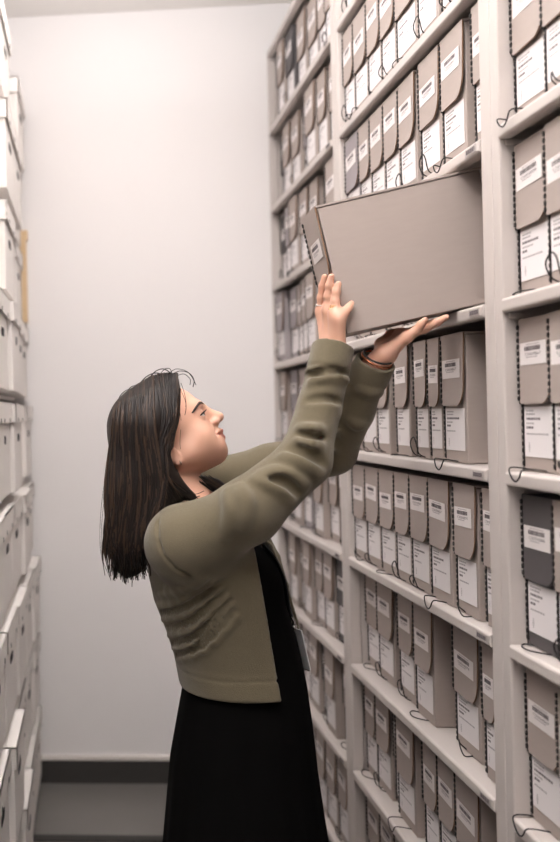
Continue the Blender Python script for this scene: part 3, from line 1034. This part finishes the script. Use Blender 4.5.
# the front panels stand open; the sleeves are left alone
arms = SDF()
arms.cap(sh_r, mr, .079, .067, .05).cap(mr, el_r, .067, .054, .02).cap(sh_l, ml, .069, .061, .04).cap(ml, el_l, .061, .052, .02).cap(el_r, fr, .054, .05).cap(el_l, fl_, .054, .05)
card.field(lambda P: smax(front_cut(P), -(arms(P) - .002), .004), .003, 'sub')
fp = [at(254, 518, 2.19), at(275, 558, 2.19), at(284, 586, 2.18), at(287, 612, 2.165)]
for p0, p1, r0, r1 in zip(fp[:-1], fp[1:], (.013, .012, .010), (.012, .010, .006)): card.cap(p0, p1, r0, r1, .006)
card.field(lambda P: np.maximum(hemz(P) - P[:, 2], -1), .004, 'and')
card.field(lambda P: np.where(np.abs(P[:, 2] - hemz(P) - .042) < .003, .0012, 0) * (P[:, 2] < .98), 0, 'disp')
# neck opening
card.cap(nb + Vector((.035, 0, .03)), at(262, 530, YM), .062, .055, .01, 'sub')
neckc = nb + Vector((.0, 0, .0))
cv, cf = mesh_sdf(card, (-.02, 1.66, .85), (.75, 2.44, 1.72), .0034)
child('cardigan', np_mesh('cardigan', cv, cf, M['knit']), 'olive knitted cardigan with rolled cuffs')

# --- hair
hair = SDF()
hair.ell(hd(.002, 0, .064), (.105, .083, .096), HM, .02)
nrm = (fw - upv * 1.05).normalized()
hair.field(lambda P: ((P - V(hd(0, 0, 0))) @ V(nrm)) + .046 / 1.45, .004, 'and')
HB_ = [(143, 428, .067, .045), (137, 490, .058, .05), (131, 535, .048, .05), (129, 562, .032, .045)]
for (a, b) in zip(HB_[:-1], HB_[1:]):
    for s in (-1, 1):
        hair.cap(at(a[0], a[1], YM + s * a[3]), at(b[0], b[1], YM + s * b[3]), a[2], b[2], .05)
SD = [(150, 420, .085, .030), (158, 470, .088, .030), (168, 494, .098, .022), (158, 516, .105, .022), (145, 545, .10, .024)]
for s in (-1, 1):
    for a, b in zip(SD[:-1], SD[1:]): hair.cap(at(a[0], a[1], YM + s * a[2]), at(b[0], b[1], YM + s * b[2]), a[3], b[3], .03)
hair.cap(at(172, 484, YM - .088), at(192, 497, YM - .092), .020, .010, .02)
hair.cap(at(196, 481, YM + .052), at(214, 487, YM + .052), .017, .016, .02).cap(at(214, 487, YM + .052), at(229, 491, YM + .05), .015, .008, .02)
hair.ball(hd(-.003, .085, -.012), .020, .008, 'sub')          # the ear shows through
hv, hf = mesh_sdf(hair, (-.05, 1.80, 1.02), (.40, 2.36, 1.70), .004)
hb_v = list(hv)
b = MB(); b.v = [Vector(v) for v in hv]; b.f = [tuple(int(i) for i in f) for f in hf]; b.mi = [0] * len(hf)
rh = random.Random(11)
surf_h = lambda px, py, far: None


def lay(px, py, far=False):
    d = ray(px, py); o = Vector((0, 0, CAM_Z)); ys = np.linspace(1.86, YM, 60) if not far else np.linspace(2.34, YM, 60)
    P = np.array([list(o + d * (y / d.y)) for y in ys], dtype=f32); D = np.minimum(hair(P), body(P))
    i = int(np.argmax(D < .003))
    return float(ys[i]) if D[i] < .003 else None


def lock(path, r, far=False, mi=0, wav=.6, jit=.003):
    """path in degrees of view; each point is laid onto the hair that is already there"""
    cc = catmull([Vector((p[0], p[1], 0)) for p in path], 14)
    ph = rh.uniform(0, 6.3); ylast = None; pts = []
    for i, c in enumerate(cc):
        t = i / 13
        x = c.x + math.sin(ph + t * 8) * wav * t; y = c.y
        yy = lay(x, y, far)
        if yy is None: yy = ylast if ylast is not None else YM - .02
        if ylast is not None: yy = ylast + max(-.07, min(.07, yy - ylast))
        ylast = yy
        pts.append(at(x, y, yy + rh.uniform(-jit, jit) * .3))
    rr = [r * (.45 + .55 * math.sin(math.pi * min(1, .12 + .80 * i / 13))) * (1 if i < 12 else .5) for i in range(14)]
    b.cur = mi
    b.tube(pts, rr, 5, True, .6)


def back_x(t):  # bottom ends of the hair from the back (0) to the shoulder (1)
    return 104 + 46 * t


for i in range(260):                              # near side: from the parting straight down
    t = rh.random()
    top = (114 + 64 * t, 407 - 33 * math.sin(min(1, t * 1.15) * 1.7) + rh.uniform(-1, 2))
    if t < .62:
        bx = 108 + 42 * (t / .62) + rh.uniform(-3, 3); by = 582 - 18 * abs(t / .62 - .45) + rh.uniform(-26, 5)
        mid1 = (top[0] * .62 + (107 + 50 * t / .62) * .38, 432); mid2 = (108 + 55 * (t / .62) + rh.uniform(-2, 2), 490)
        lock([top, mid1, mid2, (bx + rh.uniform(-2, 2), 540), (bx, by)], rh.uniform(.0022, .0046), mi=1 if rh.random() < .3 else 0, wav=3.2)
    else:
        q = (t - .62) / .38
        m1 = (162 + 15 * q, 415); m2 = (158 + 8 * q, 446 - 4 * q); m3 = (158 + 10 * q, 474)
        e = (160 + 34 * q * rh.uniform(.6, 1.05), 498 + rh.uniform(-6, 8)) if rh.random() < .4 else (140 + 18 * q, 530 + rh.uniform(-10, 25))
        lock([top, m1, m2, m3, e], rh.uniform(.0016, .0034), mi=1 if rh.random() < .2 else 0, wav=1.2)
for i in range(70):                               # the back and far side
    t = rh.random()
    top = (122 + 56 * t, 399 - 26 * math.sin(min(1, t * 1.15) * 1.7))
    lock([top, (112 + 40 * t, 430), (109 + 42 * t, 490), (108 + 38 * t, 540), (111 + 33 * t, 572 + rh.uniform(-14, 12))], rh.uniform(.002, .004), True, 1 if rh.random() < .3 else 0, 1.6)
for i in range(16):                               # lock in front of the far shoulder
    x0 = rh.uniform(198, 210); y0 = rh.uniform(1, 10); lock([(x0, 474 + y0), (x0 + 7, 479 + y0), (x0 + 14, 483 + y0), (x0 + 23 + rh.uniform(-4, 5), 486 + y0 + rh.uniform(-2, 2))], rh.uniform(.0014, .0024), False, rh.randint(0, 1), 1.0)


for i in range(46):                               # loose hair along the temple and hairline
    q = rh.random()
    x0 = 175 + rh.uniform(-3, 4); top = (x0, 379 + rh.uniform(-1, 4))
    e = rh.uniform(-3, 3)
    lock([top, (x0 + .5 + e * .4, 394), (177 + e, 410), (174 + e, 426), (169 + e, 442), (163 + e * .8, 452 + rh.uniform(-6, 10))], rh.uniform(.0007, .0020), mi=1 if rh.random() < .3 else 0, wav=1.5)


def stray(path, r=.0007, dy=0):
    b.cur = 0
    b.tube(catmull([at(p[0], p[1], YM + dy + (p[2] if len(p) > 2 else 0)) for p in path], 18), r, 4)


for p, r_, dy in (([(172, 374), (180, 371), (189, 373), (194, 380), (193, 387)], .0011, -.01), ([(168, 374), (176, 369), (186, 371), (192, 377), (196, 385)], .0009, .0), ([(160, 374), (165, 369), (170, 369), (172, 374)], .0010, .01),
                  ([(150, 377), (156, 371), (164, 369), (172, 374)], .0013, -.01), ([(138, 386), (146, 377), (156, 373), (166, 376)], .0014, 0), ([(176, 376), (184, 374), (190, 379), (190, 385)], .0009, .01), ([(126, 394), (131, 387), (139, 385), (146, 383)], .0014, -.01),
                  ([(118, 405), (120, 396), (127, 390), (135, 390)], .0012, 0), ([(181, 383), (184, 392), (186, 402), (185, 412)], .0007, -.055), ([(180, 388), (186, 404), (184, 418), (178, 432)], .0007, -.062), ([(178, 405), (181, 420), (180, 445), (184, 460)], .0006, -.066),
                  ([(106, 470), (101, 510), (100, 545), (104, 570)], .0006, 0), ([(107, 480), (102, 520), (102, 556), (110, 578)], .0006, -.02), ([(172, 482), (182, 486), (192, 492), (198, 499)], .0012, -.095), ([(170, 486), (178, 494), (190, 498), (200, 496)], .0012, -.097), ([(178, 484), (186, 492), (196, 494), (204, 491)], .0009, -.09)):
    stray(p, r_, dy)
hm = b.mesh('hair', [M['hair'], M['hairlight']], True)
child('hair', hm, 'long dark brown hair falling loose down the back')

# --- jewellery and lanyard


def ring(c, axis, r, t, mt, name, bead=None):
    axis = axis.normalized(); u = axis.orthogonal().normalized(); w = axis.cross(u)
    q = MB(); q.tube([c + (u * math.cos(a) + w * math.sin(a)) * r for a in [2 * math.pi * i / 20 for i in range(21)]], t, 6)
    if bead: q.tube([bead - axis * .002, bead + axis * .002], .0026, 6)
    return child(name, q.mesh(name, mt, True))


def fpos(q, t): return kn[q].lerp(tips[q], t) + sp_n * .004 * min(1, t / .4)


ring(fpos('i', .22), tips['i'] - kn['i'], .0092, .0011, M['silver'], 'ring', fpos('i', .22) + sp_n * .0095)
ring(fpos('r', .20), tips['r'] - kn['r'], .0094, .0013, M['gold'], 'ring', fpos('r', .20) + sp_n * .0098)
ring(fpos('r', .26), tips['r'] - kn['r'], .0093, .0009, M['gold'], 'ring')
bc = wr_l + dl * .000
ring(bc, dl + Vector((.1, 0, 0)), .0315, .0022, M['copper'], 'bracelet')
ring(bc + dl * .007, dl, .0290, .0022, M['strap'], 'hair_tie')
ring(hd(.002, .0775, -.0265), fw, .0042, .0008, M['silver'], 'earring')

q = MB()


def strap(pts, w, t=.0012):
    cc = catmull(pts, 24); n = len(cc)
    for i in range(n - 1):
        a, c2 = cc[i], cc[i + 1]; d = (c2 - a).normalized(); s_ = Vector((.35, -.94, 0)); s_ = (s_ - d * s_.dot(d)).normalized() * w; nn = d.cross(s_).normalized() * t
        q.add([a - s_ - nn, a + s_ - nn, a + s_ + nn, a - s_ + nn, c2 - s_ - nn, c2 + s_ - nn, c2 + s_ + nn, c2 - s_ + nn], [(0, 1, 5, 4), (1, 2, 6, 5), (2, 3, 7, 6), (3, 0, 4, 7), (0, 3, 2, 1), (4, 5, 6, 7)])


def front(py, y, gap=.003):
    z = at(240, py, YM).z
    xx = np.linspace(.75, .2, 500); P = np.stack([xx, np.full(500, y), np.full(500, z)], 1).astype(f32); D = dress(P)
    i = int(np.argmax(D < gap)); return Vector((xx[i], y, z))


ly = YM - .012
strap([nb + Vector((-.03, -.055, .035)), at(235, 520, 2.0), front(548, 2.00), front(575, 2.015), front(600, 2.03), front(614, ly)], .0085)
strap([nb + Vector((-.03, .055, .035)), at(235, 520, 2.16), front(548, 2.14), front(575, 2.10), front(600, 2.05), front(614, ly)], .0085)
child('lanyard_strap', q.mesh('lanyard_strap', M['strap']))
q = MB(); lp = front(614, ly); lp2 = front(626, ly)
q.tube([lp, lp.lerp(lp2, .5) + Vector((.004, 0, 0)), lp2], [.005, .0035, .004], 8); q.tube([lp2 + Vector((0, 0, .004)), lp2 + Vector((0, 0, -.006))], .006, 8)
child('lanyard_clip', q.mesh('lanyard_clip', M['silver'], True))
q = MB(); t0 = lp2 + Vector((.001, 0, -.004)); t1 = front(668, ly); dd = (t1 - t0).normalized(); sd = Vector((.30, -.95, 0)); sd = (sd - dd * sd.dot(dd)).normalized(); nn = sd.cross(dd).normalized(); nn = nn if nn.x > 0 else -nn
Lb = .088
def bc_(a, l, o): return t0 + dd * a + sd * l + nn * o
for (a0, a1, l0, l1, o0, o1, mi_) in ((0, Lb, -.026, .026, .001, .0032, 0), (.018, .05, -.022, -.002, .0032, .0036, 1), (.022, .026, .004, .022, .0032, .0036, 2), (.032, .035, .004, .02, .0032, .0036, 2), (.06, .064, -.02, .02, .0032, .0036, 2)):
    q.cur = mi_
    q.add([bc_(a, l, o) for a in (a0, a1) for l in (l0, l1) for o in (o0, o1)], [(0, 1, 3, 2), (4, 6, 7, 5), (0, 4, 5, 1), (2, 3, 7, 6), (0, 2, 6, 4), (1, 5, 7, 3)])
child('identity_badge', q.mesh('identity_badge', [M['card'], M['plate'], M['ink']]), 'white plastic identity card')

# --- shoes (below the picture)
for s in (-1, 1):
    shs = SDF(); ank = Vector((pel.x - .01, YM + s * .095, .085))
    shs.cap(ank + Vector((-.03, 0, -.045)), ank + Vector((.15, s * .02, -.058)), .038, .030, .02).field(lambda P: -P[:, 2] + .001, 0.0, 'and')
    shs.field(lambda P: P[:, 2] - .085, .01, 'and')
    v_, f_ = mesh_sdf(shs, (ank.x - .1, ank.y - .08, -.01), (ank.x + .22, ank.y + .08, .12), .006)
    child('shoe', np_mesh('shoe', v_, f_, M['shoe']))
